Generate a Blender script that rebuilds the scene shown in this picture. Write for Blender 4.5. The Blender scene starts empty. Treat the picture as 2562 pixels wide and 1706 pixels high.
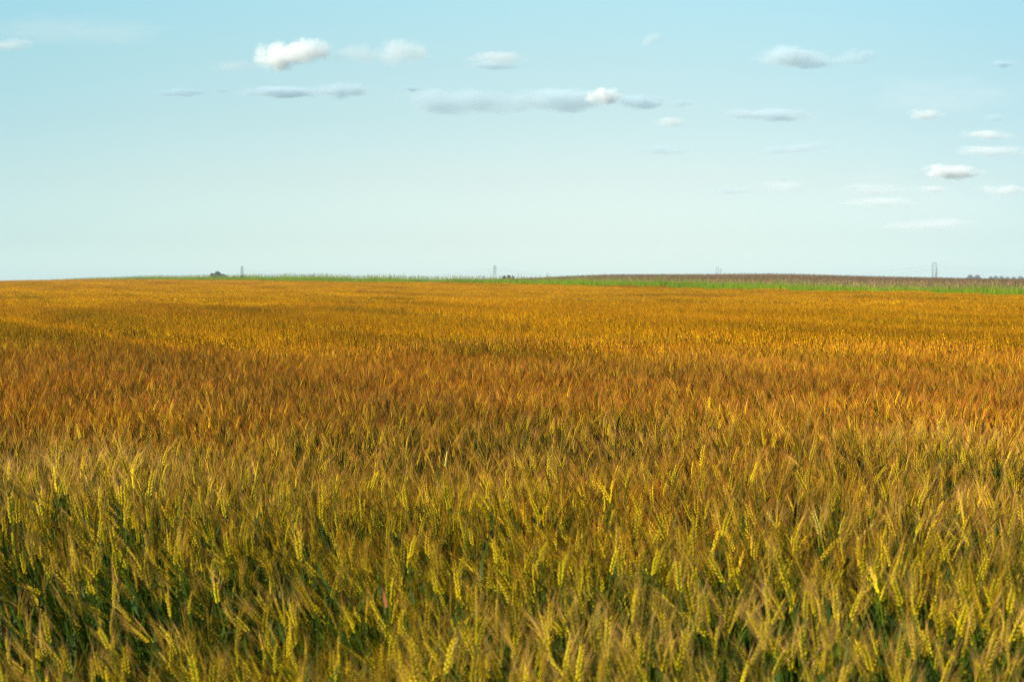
import bpy, math, random
import numpy as np
from mathutils import Vector, Matrix, Euler
rnd = random.Random(7)
rng = np.random.default_rng(11)
S = bpy.context.scene
C = S.collection
FPX = 4982.0            # focal length expressed in photo pixels (70 mm)
EYE, CROP = 1.56, 0.80  # eye height and mean height of the ear tips
HORI = 705.0            # photo row of the eye level

# ------------------------------------------------------------------ camera
cam = bpy.data.objects.new('camera', bpy.data.cameras.new('camera'))
C.objects.link(cam); S.camera = cam
cam.location = (0, 0, EYE)
cam.rotation_euler = (math.radians(90) - math.atan((853 - HORI) / FPX), 0, 0)
cam.data.lens = 70; cam.data.sensor_width = 36
cam.data.clip_start = 0.1; cam.data.clip_end = 90000
cam.data.dof.use_dof = True
cam.data.dof.focus_distance = 12.5
cam.data.dof.aperture_fstop = 7.6

# ------------------------------------------------------------------ world and sun
SUN_EL, SUN_ROT = math.radians(31), math.radians(-115)   # rot measured clockwise from +Y
W = bpy.data.worlds.new('World'); S.world = W; W.use_nodes = True
nt = W.node_tree; nt.nodes.clear()
def N(t, **k):
    n = nt.nodes.new(t)
    for a, b in k.items(): setattr(n, a, b)
    return n
out = N('ShaderNodeOutputWorld'); bg = N('ShaderNodeBackground')
sky = N('ShaderNodeTexSky', sky_type='NISHITA', sun_disc=False)
sky.sun_elevation = SUN_EL; sky.sun_rotation = SUN_ROT
sky.air_density = 1.0; sky.dust_density = 0.6; sky.ozone_density = 1.0
tc = N('ShaderNodeTexCoord'); sx = N('ShaderNodeSeparateXYZ')
nt.links.new(tc.outputs['Generated'], sx.inputs[0])
ramp = N('ShaderNodeValToRGB')
nt.links.new(sx.outputs['Z'], ramp.inputs[0])
SKYRAMP = [(0.0, (0.4275, 0.5569, 0.7142)), (0.005, (0.4275, 0.5569, 0.7142)), (0.021, (0.3718, 0.4477, 0.5712)), (0.051, (0.3738, 0.3979, 0.4501)), (0.081, (0.3656, 0.3944, 0.4058)), (0.11, (0.3791, 0.4185, 0.3983)), (0.139, (0.3865, 0.457, 0.4209)), (0.6, (0.3672, 0.4342, 0.3999))]   # half strength, doubled below
e = ramp.color_ramp.elements
e[0].position, e[1].position = SKYRAMP[0][0], SKYRAMP[-1][0]
for p, c in SKYRAMP[1:-1]: e.new(p)
for el, (p, c) in zip(sorted(e, key=lambda q: q.position), SKYRAMP):
    el.color = (*c, 1)
mul = N('ShaderNodeMix', data_type='RGBA', blend_type='MULTIPLY'); mul.inputs[0].default_value = 1
nt.links.new(sky.outputs[0], mul.inputs[6]); nt.links.new(ramp.outputs[0], mul.inputs[7])
# lens vignetting put into the sky colour, left and right of the milky middle
mrx = N('ShaderNodeMapRange'); mrx.inputs['From Min'].default_value = -.3; mrx.inputs['From Max'].default_value = .3
nt.links.new(sx.outputs['X'], mrx.inputs['Value'])
rx = N('ShaderNodeValToRGB'); nt.links.new(mrx.outputs[0], rx.inputs[0]); rx.color_ramp.interpolation = 'B_SPLINE'
for p, c in ((0.2, (.88, .98, 1.0)), (.5, (1, 1, 1)), (.75, (.93, .96, .97))): rx.color_ramp.elements.new(p)
for el, c in zip(sorted(rx.color_ramp.elements, key=lambda q: q.position), ((.76, .93, 1.0), (.87, .98, 1.0), (1, 1, 1), (.92, .95, .96), (.66, .77, .84))): el.color = (*c, 1)
m2 = N('ShaderNodeMix', data_type='RGBA', blend_type='MULTIPLY'); m2.inputs[0].default_value = 1
nt.links.new(mul.outputs[2], m2.inputs[6]); nt.links.new(rx.outputs[0], m2.inputs[7])
m3 = N('ShaderNodeVectorMath', operation='SCALE'); m3.inputs['Scale'].default_value = 2.0
nt.links.new(m2.outputs[2], m3.inputs[0]); nt.links.new(m3.outputs[0], bg.inputs[0])
bg.inputs[1].default_value = 0.126
nt.links.new(bg.outputs[0], out.inputs[0])

sl = bpy.data.lights.new('sun', 'SUN'); so = bpy.data.objects.new('sun', sl); C.objects.link(so)
sl.energy = 5.0; sl.angle = math.radians(0.53); sl.color = (1.0, 0.93, 0.80)
sd = Vector((math.sin(SUN_ROT) * math.cos(SUN_EL), math.cos(SUN_ROT) * math.cos(SUN_EL), math.sin(SUN_EL)))
so.rotation_euler = sd.to_track_quat('Z', 'Y').to_euler()
S.view_settings.view_transform = 'Standard'; S.view_settings.look = 'None'
S.view_settings.exposure = 0.6; S.view_settings.gamma = 1.0
S.cycles.max_bounces = 16; S.cycles.diffuse_bounces = 3; S.cycles.transparent_max_bounces = 8
S.cycles.volume_bounces = 14
S.cycles.use_denoising = True
S.cycles.denoising_prefilter = 'NONE'
S.cycles.filter_width = 1.15
S.cycles.volume_step_rate = 0.4

# ------------------------------------------------------------------ helpers
def tag(o, label=None, cat=None, group=None, kind=None):
    if label: o['label'] = label
    if cat: o['category'] = cat
    if group: o['group'] = group
    if kind: o['kind'] = kind
    return o
def smooth(a, b, x):
    t = np.clip((np.asarray(x, float) - a) / (b - a), 0, 1); return t * t * (3 - 2 * t)
def vnoise(x, y, seed=0):
    x = np.asarray(x, float); y = np.asarray(y, float)
    xi = np.floor(x).astype(np.int64); yi = np.floor(y).astype(np.int64)
    def h(a, b):
        n = (a * 374761393 + b * 668265263 + seed * 1442695041) & 0xffffffff
        n = ((n ^ (n >> 13)) * 1274126177) & 0xffffffff
        return ((n ^ (n >> 16)) & 0xffff) / 65535.0
    fx = x - xi; fy = y - yi; fx = fx * fx * (3 - 2 * fx); fy = fy * fy * (3 - 2 * fy)
    a = h(xi, yi); b = h(xi + 1, yi); c = h(xi, yi + 1); d = h(xi + 1, yi + 1)
    return (a * (1 - fx) + b * fx) * (1 - fy) + (c * (1 - fx) + d * fx) * fy      # 0..1
class Soup:                       # triangle soup with material index and one value per corner
    def __init__(s): s.v = []; s.f = []; s.m = []; s.p = []; s.n = 0
    def add(s, v, f, m, p=0.5):
        v = np.asarray(v, float).reshape(-1, 3); f = np.asarray(f, np.int64).reshape(-1, 3)
        s.v.append(v); s.f.append(f + s.n); s.n += len(v)
        s.m.append(np.full(len(f), m, np.int32)); s.p.append(np.full(len(v), p) if np.isscalar(p) else np.asarray(p))
    def arr(s):
        return np.concatenate(s.v), np.concatenate(s.f), np.concatenate(s.m), np.concatenate(s.p)
    def merge(s, arr, M=None, off=(0, 0, 0), p=None):
        v, f, m, q = arr
        if M is not None: v = v @ M.T
        v = v + np.asarray(off)
        s.v.append(v); s.f.append(f + s.n); s.n += len(v); s.m.append(m); s.p.append(q if p is None else np.full(len(v), p))
    def mesh(s, name, mats, smoothed=False):
        v, f, m, p = s.arr()
        me = bpy.data.meshes.new(name)
        me.vertices.add(len(v)); me.vertices.foreach_set('co', v.astype(np.float32).ravel())
        me.loops.add(len(f) * 3); me.loops.foreach_set('vertex_index', f.astype(np.int32).ravel())
        me.polygons.add(len(f)); me.polygons.foreach_set('loop_start', np.arange(0, len(f) * 3, 3, dtype=np.int32))
        me.polygons.foreach_set('loop_total', np.full(len(f), 3, np.int32))
        me.polygons.foreach_set('material_index', m)
        if smoothed: me.polygons.foreach_set('use_smooth', np.ones(len(f), bool))
        a = me.attributes.new('pv', 'FLOAT', 'POINT'); a.data.foreach_set('value', p.astype(np.float32))
        for mt in mats: me.materials.append(mt)
        me.update(calc_edges=True); return me
def link(name, me, parent=None, loc=None):
    o = bpy.data.objects.new(name, me); C.objects.link(o)
    if parent: o.parent = parent
    if loc is not None: o.location = loc
    return o
def frame(d):
    d = np.asarray(d, float); d = d / np.linalg.norm(d)
    a = np.array([0, 0, 1.0]) if abs(d[2]) < .9 else np.array([0, 1.0, 0])
    u = np.cross(a, d); u /= np.linalg.norm(u); return u, np.cross(d, u), d
def tube(s, pts, rad, n, m, p=0.5, cap=False):
    pts = np.asarray(pts, float); k = len(pts)
    rad = np.full(k, rad) if np.isscalar(rad) else np.asarray(rad)
    V = []
    for i in range(k):
        d = pts[min(i + 1, k - 1)] - pts[max(i - 1, 0)]
        u, w, _ = frame(d)
        for j in range(n):
            a = 2 * math.pi * j / n
            V.append(pts[i] + rad[i] * (math.cos(a) * u + math.sin(a) * w))
    F = []
    for i in range(k - 1):
        for j in range(n):
            a, b = i * n + j, i * n + (j + 1) % n
            F += [(a, b, b + n), (a, b + n, a + n)]
    if cap:
        for j in range(1, n - 1): F += [(0, j + 1, j), ((k - 1) * n, (k - 1) * n + j, (k - 1) * n + j + 1)]
    s.add(V, F, m, p)
def ribbon(s, pts, wid, side, m, p=0.5):
    pts = np.asarray(pts, float); side = np.asarray(side, float)
    k = len(pts); V = []
    for i in range(k):
        V += [pts[i] - side * wid[i] / 2, pts[i] + side * wid[i] / 2]
    F = []
    for i in range(k - 1):
        a = 2 * i; F += [(a, a + 1, a + 3), (a, a + 3, a + 2)]
    s.add(V, F, m, p)

# ------------------------------------------------------------------ materials
def mat(name):
    m = bpy.data.materials.new(name); m.use_nodes = True
    t = m.node_tree; b = t.nodes['Principled BSDF']
    return m, t, b
def ramp_node(t, stops, interp='LINEAR'):
    r = t.nodes.new('ShaderNodeValToRGB'); r.color_ramp.interpolation = interp
    e = r.color_ramp.elements
    for p, c in stops[1:-1]: e.new(p)
    e[0].position = stops[0][0]; 
    es = list(r.color_ramp.elements)
    es[0].position = stops[0][0]; es[-1].position = stops[-1][0]
    for el, (p, c) in zip(es, stops): el.position = p; el.color = (*c, 1)
    return r
def math_node(t, op, a, b=None, c=None, clamp=False):
    n = t.nodes.new('ShaderNodeMath'); n.operation = op; n.use_clamp = clamp
    for i, x in enumerate((a, b, c)):
        if x is None: continue
        if isinstance(x, (int, float)): n.inputs[i].default_value = x
        else: t.links.new(x, n.inputs[i])
    return n.outputs[0]
def mix_node(t, f, a, b, blend='MIX'):
    n = t.nodes.new('ShaderNodeMix'); n.data_type = 'RGBA'; n.blend_type = blend
    for i, x in ((0, f), (6, a), (7, b)):
        if isinstance(x, (int, float)): n.inputs[i].default_value = x
        elif isinstance(x, tuple): n.inputs[i].default_value = (*x, 1)
        else: t.links.new(x, n.inputs[i])
    return n.outputs[2]
def field_noise(t, scale, vec=(1, 1, 1), detail=3, off=0.0, along=False):
    g = t.nodes.new('ShaderNodeNewGeometry')
    vm = t.nodes.new('ShaderNodeVectorMath'); vm.operation = 'MULTIPLY'; vm.inputs[1].default_value = vec
    va = t.nodes.new('ShaderNodeVectorMath'); va.operation = 'ADD'; va.inputs[1].default_value = (off, off * .7, 0)
    src_ = g.outputs['Position']
    if along:        # x across the drill rows, y along them (the rows run parallel to the field's far edge)
        mp_ = t.nodes.new('ShaderNodeMapping'); mp_.inputs['Rotation'].default_value = (0, 0, -.3444)
        t.links.new(src_, mp_.inputs['Vector']); src_ = mp_.outputs[0]
    t.links.new(src_, vm.inputs[0]); t.links.new(vm.outputs[0], va.inputs[0])
    n = t.nodes.new('ShaderNodeTexNoise'); n.inputs['Scale'].default_value = scale; n.inputs['Detail'].default_value = detail
    t.links.new(va.outputs[0], n.inputs['Vector']); return n.outputs['Fac']
def plant_random(t):              # one number per plant: per instance plus per plant inside a patch
    oi = t.nodes.new('ShaderNodeObjectInfo'); at = t.nodes.new('ShaderNodeAttribute'); at.attribute_name = 'pv'
    s_ = math_node(t, 'ADD', oi.outputs['Random'], at.outputs['Fac'])
    return math_node(t, 'FRACT', s_)
def thin(t, b, col, trans, rough, spec=0.3):
    # leaf-like shading: principled mixed with translucency
    t.links.new(col, b.inputs['Base Color']); b.inputs['Roughness'].default_value = rough
    b.inputs['Specular IOR Level'].default_value = spec
    tr = t.nodes.new('ShaderNodeBsdfTranslucent'); t.links.new(col, tr.inputs[0])
    mx = t.nodes.new('ShaderNodeMixShader'); mx.inputs[0].default_value = trans
    t.links.new(b.outputs[0], mx.inputs[1]); t.links.new(tr.outputs[0], mx.inputs[2])
    t.links.new(mx.outputs[0], t.nodes['Material Output'].inputs[0])
def ripeness(t, pr):
    # 0 near the field's margin (still green), 1 in the ripe interior
    g = t.nodes.new('ShaderNodeNewGeometry'); s_ = t.nodes.new('ShaderNodeSeparateXYZ')
    t.links.new(g.outputs['Position'], s_.inputs[0])
    n1 = field_noise(t, 0.38, (1, 1, 1), 4, 3.1)
    y = math_node(t, 'ADD', s_.outputs['Y'], math_node(t, 'MULTIPLY', math_node(t, 'SUBTRACT', n1, .5), 14.0))
    y = math_node(t, 'ADD', y, math_node(t, 'MULTIPLY', math_node(t, 'SUBTRACT', math_node(t, 'FRACT', math_node(t, 'MULTIPLY', pr, 13.7)), .5), 5.0))
    mr = t.nodes.new('ShaderNodeMapRange'); mr.interpolation_type = 'SMOOTHSTEP'
    mr.inputs['From Min'].default_value = 5.5; mr.inputs['From Max'].default_value = 13.0
    t.links.new(y, mr.inputs['Value'])
    mr2 = t.nodes.new('ShaderNodeMapRange'); mr2.interpolation_type = 'SMOOTHSTEP'
    mr2.inputs['From Min'].default_value = 17.0; mr2.inputs['From Max'].default_value = 27.0
    t.links.new(y, mr2.inputs['Value'])
    return mr.outputs[0], mr2.outputs[0]
def crop_mat(name, near, mid, far, trans, rough, spec, var=0.5, patchy=False):
    """near/mid/far: (colour A, colour B); a plant picks between A and B by its own random value"""
    m, t, b = mat(name)
    pr = plant_random(t); r1, r2 = ripeness(t, pr)
    mp = t.nodes.new('ShaderNodeMapRange'); mp.interpolation_type = 'SMOOTHSTEP'; t.links.new(pr, mp.inputs['Value'])
    mp.inputs['From Min'].default_value = .25; mp.inputs['From Max'].default_value = .75; pick = mp.outputs[0]
    if patchy:       # paler, drier awns grow in drifts
        pn = field_noise(t, .62, (.8, 1.6, 0), 4, 17.0)
        mq = t.nodes.new('ShaderNodeMapRange'); mq.interpolation_type = 'SMOOTHSTEP'; t.links.new(pn, mq.inputs['Value'])
        mq.inputs['From Min'].default_value = .40; mq.inputs['From Max'].default_value = .60; mq.inputs['To Min'].default_value = 1; mq.inputs['To Max'].default_value = 0
        pick = math_node(t, 'MULTIPLY_ADD', mq.outputs[0], .75, math_node(t, 'MULTIPLY', pick, .25))
    cn = mix_node(t, pick, near[0], near[1]); cm = mix_node(t, pick, mid[0], mid[1]); cf = mix_node(t, pick, far[0], far[1])
    c = mix_node(t, r2, mix_node(t, r1, cn, cm), cf)
    # streaks of denser, greener and paler crop
    nz = field_noise(t, 0.42, (1, .16, 1), 5, 9.0, True)
    k = math_node(t, 'MULTIPLY_ADD', nz, 1.5, .25)
    pr2 = math_node(t, 'MULTIPLY_ADD', math_node(t, 'FRACT', math_node(t, 'MULTIPLY', pr, 7.31)), var, 1 - var * .5)
    k2 = math_node(t, 'MULTIPLY', k, pr2)
    cc = t.nodes.new('ShaderNodeCombineColor')
    for i in range(3): t.links.new(k2, cc.inputs[i])
    c = mix_node(t, 1.0, c, cc.outputs[0], 'MULTIPLY')
    # greener, less ripe bands that run across the field
    n3 = field_noise(t, 1.0, (.42, .035, 1), 5, 5.0, True)
    mg = t.nodes.new('ShaderNodeMapRange'); mg.interpolation_type = 'SMOOTHSTEP'; t.links.new(n3, mg.inputs['Value'])
    mg.inputs['From Min'].default_value = .48; mg.inputs['From Max'].default_value = .66; mg.inputs['To Max'].default_value = .6
    c = mix_node(t, mg.outputs[0], c, mix_node(t, 1.0, c, (.50, .66, .6), 'MULTIPLY'))
    thin(t, b, c, trans, rough, spec); return m
M_EAR = crop_mat('wheat_ear', ((.80, .54, .002), (.38, .22, .002)), ((.76, .42, .004), (.08, .060, .003)),
                 ((.72, .37, .001), (.34, .17, .001)), .06, .5, .08, .9)
M_AWN = crop_mat('wheat_awn', ((.76, .40, .095), (.30, .165, .004)), ((.66, .25, .035), (.58, .145, .006)),
                 ((.62, .265, .001), (.48, .175, .001)), .18, .5, .06, .8, True)
M_STEM = crop_mat('wheat_stem', ((.11, .16, .004), (.055, .080, .003)), ((.16, .10, .004), (.26, .13, .006)),
                  ((.36, .21, .002), (.20, .12, .002)), .08, .5, .1, .7)
M_LEAF = crop_mat('wheat_leaf', ((.026, .065, .007), (.06, .085, .004)), ((.05, .06, .004), (.18, .10, .005)),
                  ((.16, .12, .002), (.10, .08, .002)), .18, .5, .1, .7)
WM = [M_STEM, M_EAR, M_AWN, M_LEAF]
def simple_mat(name, c1, c2, scale=2.0, rough=.8, trans=0.0):
    m, t, b = mat(name)
    pr = plant_random(t)
    nz = t.nodes.new('ShaderNodeTexNoise'); nz.inputs['Scale'].default_value = scale; nz.inputs['Detail'].default_value = 4
    tcn = t.nodes.new('ShaderNodeTexCoord'); t.links.new(tcn.outputs['Object'], nz.inputs['Vector'])
    f = math_node(t, 'MULTIPLY_ADD', nz.outputs['Fac'], .9, math_node(t, 'MULTIPLY_ADD', pr, .5, -.2), clamp=True)
    c = mix_node(t, f, c1, c2)
    if trans: thin(t, b, c, trans, rough)
    else: t.links.new(c, b.inputs['Base Color']); b.inputs['Roughness'].default_value = rough
    return m
def grass_mat():
    m, t, b = mat('strip_grass')
    pr = plant_random(t); nz = field_noise(t, .09, (1, 1, 1), 4, 2.0)
    f = math_node(t, 'MULTIPLY_ADD', nz, 1.6, math_node(t, 'MULTIPLY_ADD', pr, .7, -.65), clamp=True)
    c = mix_node(t, f, (.10, .20, .003), (.30, .39, .006))
    thin(t, b, c, .22, .5, .1); return m
M_GRASS = grass_mat()
M_GRASS2 = simple_mat('strip_grass_seed', (.20, .26, .03), (.34, .30, .07), trans=.3)
M_CORN = simple_mat('dry_stalk', (.30, .17, .07), (.70, .42, .20), 3, .7, .2)
M_CORND = simple_mat('dry_stalk_dark', (.12, .065, .05), (.24, .13, .09), 3, .8, .1)
M_SOIL, t_, b_ = mat('soil')
nz = field_noise(t_, .4, (1, 1, 1), 6); r_ = ramp_node(t_, [(.3, (.05, .035, .018)), (.7, (.10, .075, .03))])
t_.links.new(nz, r_.inputs[0]); t_.links.new(r_.outputs[0], b_.inputs['Base Color']); b_.inputs['Roughness'].default_value = .95
M_BARK = simple_mat('bark', (.05, .035, .025), (.10, .07, .05))
M_CROWN = simple_mat('tree_crown', (.006, .020, .014), (.018, .042, .022), .5, .7, .25)
M_STEEL = simple_mat('galvanised_steel', (.09, .11, .12), (.15, .17, .18), 1, .5)
M_POLE = simple_mat('timber_pole', (.07, .06, .05), (.12, .10, .08), 1, .8)

# ------------------------------------------------------------------ terrain
SLOPE_B, XB0 = .3586, 66.5                     # far edge of the wheat: x = XB0 - SLOPE_B*y
def border(y): return XB0 - SLOPE_B * y
_tab = [(2562, 739.5), (2000, 728), (1700, 721), (1500, 716), (1100, 709), (800, 705), (500, 701), (300, 700.5), (130, 701.3)]
_ty, _tz = [0, 60], [0, 0]
for u_, yi_ in _tab:
    y_ = XB0 / ((u_ - 1281) / FPX + SLOPE_B); _ty.append(y_); _tz.append((EYE - CROP) - (yi_ - HORI) * y_ / FPX)
_ty += [620, 750, 1000, 1500, 3000, 6000, 40000]; _tz += [1.0, .2, -2.5, -7, -12, -16, -30]
def terrain(x, y):
    x = np.asarray(x, float); y = np.asarray(y, float)
    k = 0
    for d in (-.06, -.03, 0, .03, .06): k = k + np.interp(np.maximum(y, 0) * (1 + d), _ty, _tz)
    z = k / 5
    a = x / np.maximum(y, 30)
    z = z - .28 * smooth(-.205, -.262, a) * smooth(100, 330, y) * smooth(900, 500, y)
    # low rise that carries the maize to the right
    z = z + .42 * np.exp(-((x - 34) / 34) ** 2 - ((y - 330) / 110) ** 2)
    z = z - .55 * smooth(.12, .26, a) * smooth(130, 260, y) * smooth(900, 500, y)
    z = z + .05 * (vnoise(x * .05, y * .05, 5) - .5) * smooth(20, 60, y)
    return z
ys = np.concatenate([np.linspace(-20, 60, 41), np.linspace(65, 700, 128), np.geomspace(720, 3300, 24)])
aa = np.linspace(-1, 1, 121)
V = []
for y in ys:
    hw = 25 + .75 * max(y, 0)
    x = aa * hw; z = terrain(x, np.full_like(x, y))
    V.append(np.stack([x, np.full_like(x, y), z], 1))
V = np.concatenate(V); nA = len(aa); F = []
for i in range(len(ys) - 1):
    for j in range(nA - 1):
        a = i * nA + j; F += [(a, a + 1, a + nA + 1), (a, a + nA + 1, a + nA)]
g = Soup(); g.add(V, F, 0, .5)
tag(link('ground', g.mesh('ground', [M_SOIL], True)), kind='structure')

# ------------------------------------------------------------------ wheat plants
def curve_pts(h, bend, lean_dir, k, x0=0.0):
    """stem that bends more and more towards lean_dir"""
    P = []
    p = np.array([x0, 0, 0.0]); ang = 0
    for i in range(k + 1):
        P.append(p.copy())
        ang = bend * ((i + 1) / k) ** 1.6
        d = np.array([math.sin(ang) * lean_dir[0], math.sin(ang) * lean_dir[1], math.cos(ang)])
        p = p + d * h / k
    return np.array(P), d
def spikelet(s, base, d, L, w, th, m, p, seg=5):
    u, v, d = frame(d)
    rings = [(0.12, .35), (.45, 1.0), (.8, .55)] if seg >= 5 else [(.45, 1.0)]
    V = [base]
    for q, r in rings:
        for j in range(seg):
            a = 2 * math.pi * j / seg
            V.append(base + d * L * q + u * math.cos(a) * w / 2 * r + v * math.sin(a) * th / 2 * r)
    V.append(base + d * L)
    F = [(0, 1 + (j + 1) % seg, 1 + j) for j in range(seg)]
    for i in range(len(rings) - 1):
        for j in range(seg):
            a, b = 1 + i * seg + j, 1 + i * seg + (j + 1) % seg
            F += [(a, b, b + seg), (a, b + seg, a + seg)]
    o = 1 + (len(rings) - 1) * seg; t = len(V) - 1
    F += [(o + j, o + (j + 1) % seg, t) for j in range(seg)]
    s.add(V, F, m, p)
def wheat_parts(r, lod=0, h=None):
    """returns stem, ear, awns, [leaves] soups; lod 0 closest"""
    h = h or .80 - r.uniform(.075, .09)
    stem, ear, awn = Soup(), Soup(), Soup()
    bend = r.uniform(.05, .42); a = r.uniform(0, 2 * math.pi); ld = (math.cos(a), math.sin(a))
    P, d = curve_pts(h, bend, ld, 7)
    tube(stem, P, np.linspace(.0019, .0011, len(P)), 4, 0)
    Le = r.uniform(.054, .073); nsp = 15 if lod == 0 else 14
    # ear axis continues with an extra nod
    nod = r.uniform(.0, .45)
    u, v, _ = frame(d)
    tw = r.uniform(0, math.pi); side = math.cos(tw) * u + math.sin(tw) * v; other = np.cross(d, side)
    base = P[-1]; axis = []
    p = base.copy(); dd = np.array(d)
    for i in range(nsp + 1):
        axis.append(p.copy())
        dd = dd + np.array([ld[0], ld[1], -.2]) * nod / nsp; dd /= np.linalg.norm(dd)
        p = p + dd * Le / nsp
    axis = np.array(axis)
    tube(stem, axis[::4], .0012, 3, 0)
    for i in range(nsp):
        q = i / nsp; sgn = 1 if i % 2 else -1
        dirv = dd * 1.0 + side * sgn * r.uniform(.40, .62) + other * r.uniform(-.22, .22)
        L = .0120 * (1.0 - .35 * abs(q - .4)) * r.uniform(.9, 1.1); w = .0046 * (1.1 - .5 * q)
        b0 = axis[i] + side * sgn * .0014
        spikelet(ear, b0, dirv, L, w, w * .8, 1, .5, 5 if lod == 0 else 4)
        na = 1 if (lod or i % 3) else 2
        for _ in range(na):
            tip0 = b0 + dirv / np.linalg.norm(dirv) * L * .85
            ad = dd + side * sgn * r.uniform(.0, .20) + other * r.uniform(-.14, .14)
            ad /= np.linalg.norm(ad)
            la = r.uniform(.048, .085) * (1 - .25 * q)
            sd_ = np.cross(ad, [r.uniform(-1, 1), r.uniform(-1, 1), .1]); sd_ /= np.linalg.norm(sd_)
            mid = tip0 + ad * la * .55
            end = tip0 + (ad + side * sgn * r.uniform(-.04, .08) + np.array([0, 0, -.03])) * la
            wv = .0006 if lod == 0 else .0011
            awn.add([tip0 - sd_ * wv / 2, tip0 + sd_ * wv / 2, mid + sd_ * wv / 3, mid - sd_ * wv / 3, end],
                    [(0, 1, 2), (0, 2, 3), (3, 2, 4)], 2)
    leaves = []
    for k in range(3 if lod == 0 else 2):
        lf = Soup(); z = (.78, .55, .32)[k] * h * r.uniform(.9, 1.08)
        i = min(int(z / h * 7), 6); st = P[i] + (P[i + 1] - P[i]) * (z / h * 7 - i)
        az = r.uniform(0, 2 * math.pi); hd = np.array([math.cos(az), math.sin(az), 0]); sv = np.array([-hd[1], hd[0], 0])
        ln = r.uniform(.14, .24); el = r.uniform(.9, 1.35); pts = []; pp = st.copy(); n = 6
        for j in range(n + 1):
            pts.append(pp.copy()); ea = el - (j / n) ** 1.5 * r.uniform(.8, 1.9)
            pp = pp + (hd * math.cos(ea) + np.array([0, 0, math.sin(ea)])) * ln / n
        wd = [.004, .008, .009, .008, .0065, .004, .0005]
        ribbon(lf, pts, wd, sv, 3); leaves.append(lf)
    return stem, ear, awn, leaves
SRC = bpy.data.collections.new('wheat_sources')        # meshes the stuff objects repeat; never placed in the scene
def source(coll, name, me):
    o = bpy.data.objects.new(name, me); coll.objects.link(o); return o
def scatter(name, coll, pos, rot, scl, idx, kind_label):
    """one object: a vertex per repeat, geometry nodes put a member of coll on each"""
    me = bpy.data.meshes.new(name); n = len(pos)
    me.vertices.add(n); me.vertices.foreach_set('co', np.asarray(pos, np.float32).ravel())
    for nm, ty, dat, key in (('rot', 'FLOAT_VECTOR', rot, 'vector'), ('scl', 'FLOAT_VECTOR', scl, 'vector'), ('idx', 'INT', idx, 'value')):
        a = me.attributes.new(nm, ty, 'POINT')
        a.data.foreach_set(key, np.asarray(dat, np.int32 if ty == 'INT' else np.float32).ravel())
    o = link(name, me)
    ng = bpy.data.node_groups.new(name + '_nodes', 'GeometryNodeTree')
    ng.interface.new_socket('Geometry', in_out='INPUT', socket_type='NodeSocketGeometry')
    ng.interface.new_socket('Geometry', in_out='OUTPUT', socket_type='NodeSocketGeometry')
    gi = ng.nodes.new('NodeGroupInput'); go = ng.nodes.new('NodeGroupOutput')
    ip = ng.nodes.new('GeometryNodeInstanceOnPoints'); ci = ng.nodes.new('GeometryNodeCollectionInfo')
    ci.inputs['Collection'].default_value = coll; ci.inputs['Separate Children'].default_value = True
    ci.inputs['Reset Children'].default_value = True
    ip.inputs['Pick Instance'].default_value = True
    L = ng.links.new
    L(gi.outputs[0], ip.inputs['Points']); L(ci.outputs[0], ip.inputs['Instance'])
    for nm, ty, sock in (('rot', 'FLOAT_VECTOR', 'Rotation'), ('scl', 'FLOAT_VECTOR', 'Scale'), ('idx', 'INT', 'Instance Index')):
        na = ng.nodes.new('GeometryNodeInputNamedAttribute'); na.data_type = ty; na.inputs[0].default_value = nm
        L(na.outputs[0], ip.inputs[sock])
    L(ip.outputs[0], go.inputs[0])
    md = o.modifiers.new('repeat', 'NODES'); md.node_group = ng
    tag(o, kind_label, None, None, 'stuff'); return o

def lean_at(x, y):
    """how the wind has pushed the crop: tilt towards +x / +y in radians"""
    x = np.asarray(x, float); y = np.asarray(y, float)
    a = x / (.257 * np.maximum(y, 2))
    near = smooth(11, 4, y)
    lx = -.10 + (.34 * a - .13) * near + .05 * smooth(.4, 1, a) + .24 * (vnoise(x * .9, y * .9, 1) - .5) + .10 * (vnoise(x * 3, y * 3, 2) - .5)
    ly = .06 + .25 * (vnoise(x * 1.1, y * 1.1, 3) - .5)
    return lx, ly
def crop_height(x, y):
    """relative height of the crop surface: swells and hollows"""
    h = 1 + .10 * (vnoise(x * .5, y * .55, 7) - .5) + .10 * (vnoise(x * 1.5 + 4, y * 1.5, 8) - .5)
    h = h + .24 * (vnoise(x * .8 + y * .3, y * 1.0 - x * .25, 15) - .5) * smooth(16, 9, y)
    h = h - .11 * np.exp(-((x + 1.9) / .8) ** 2 - ((y - 9.4) / .55) ** 2)
    c, l = x * .941 + y * .337, y * .941 - x * .337
    h = h + .07 * (vnoise(x * .12, y * .22, 9) - .5) + (.12 * (vnoise(c * .16, l * .03, 12) - .5) + .22 * (vnoise(c * .6, l * .05, 13) - .5)) * smooth(14, 40, y)
    return h
def place(x, y, r, extra=1.0, jitter=.10):
    n = len(x); lx, ly = lean_at(x, y)
    lx = lx + r.normal(0, jitter, n); ly = ly + r.normal(0, jitter, n)
    rz = r.uniform(0, 2 * math.pi, n)
    rot = np.empty((n, 3))
    for i in range(n):
        m = Euler((-ly[i], lx[i], 0)).to_matrix() @ Euler((0, 0, rz[i])).to_matrix()
        rot[i] = m.to_euler()
    sc = crop_height(x, y) * np.clip(r.normal(1, .065, n), .8, 1.13) * extra
    pos = np.stack([x, y, terrain(x, y) - .0], 1)
    return pos, rot, np.stack([sc, sc, sc], 1)

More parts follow.
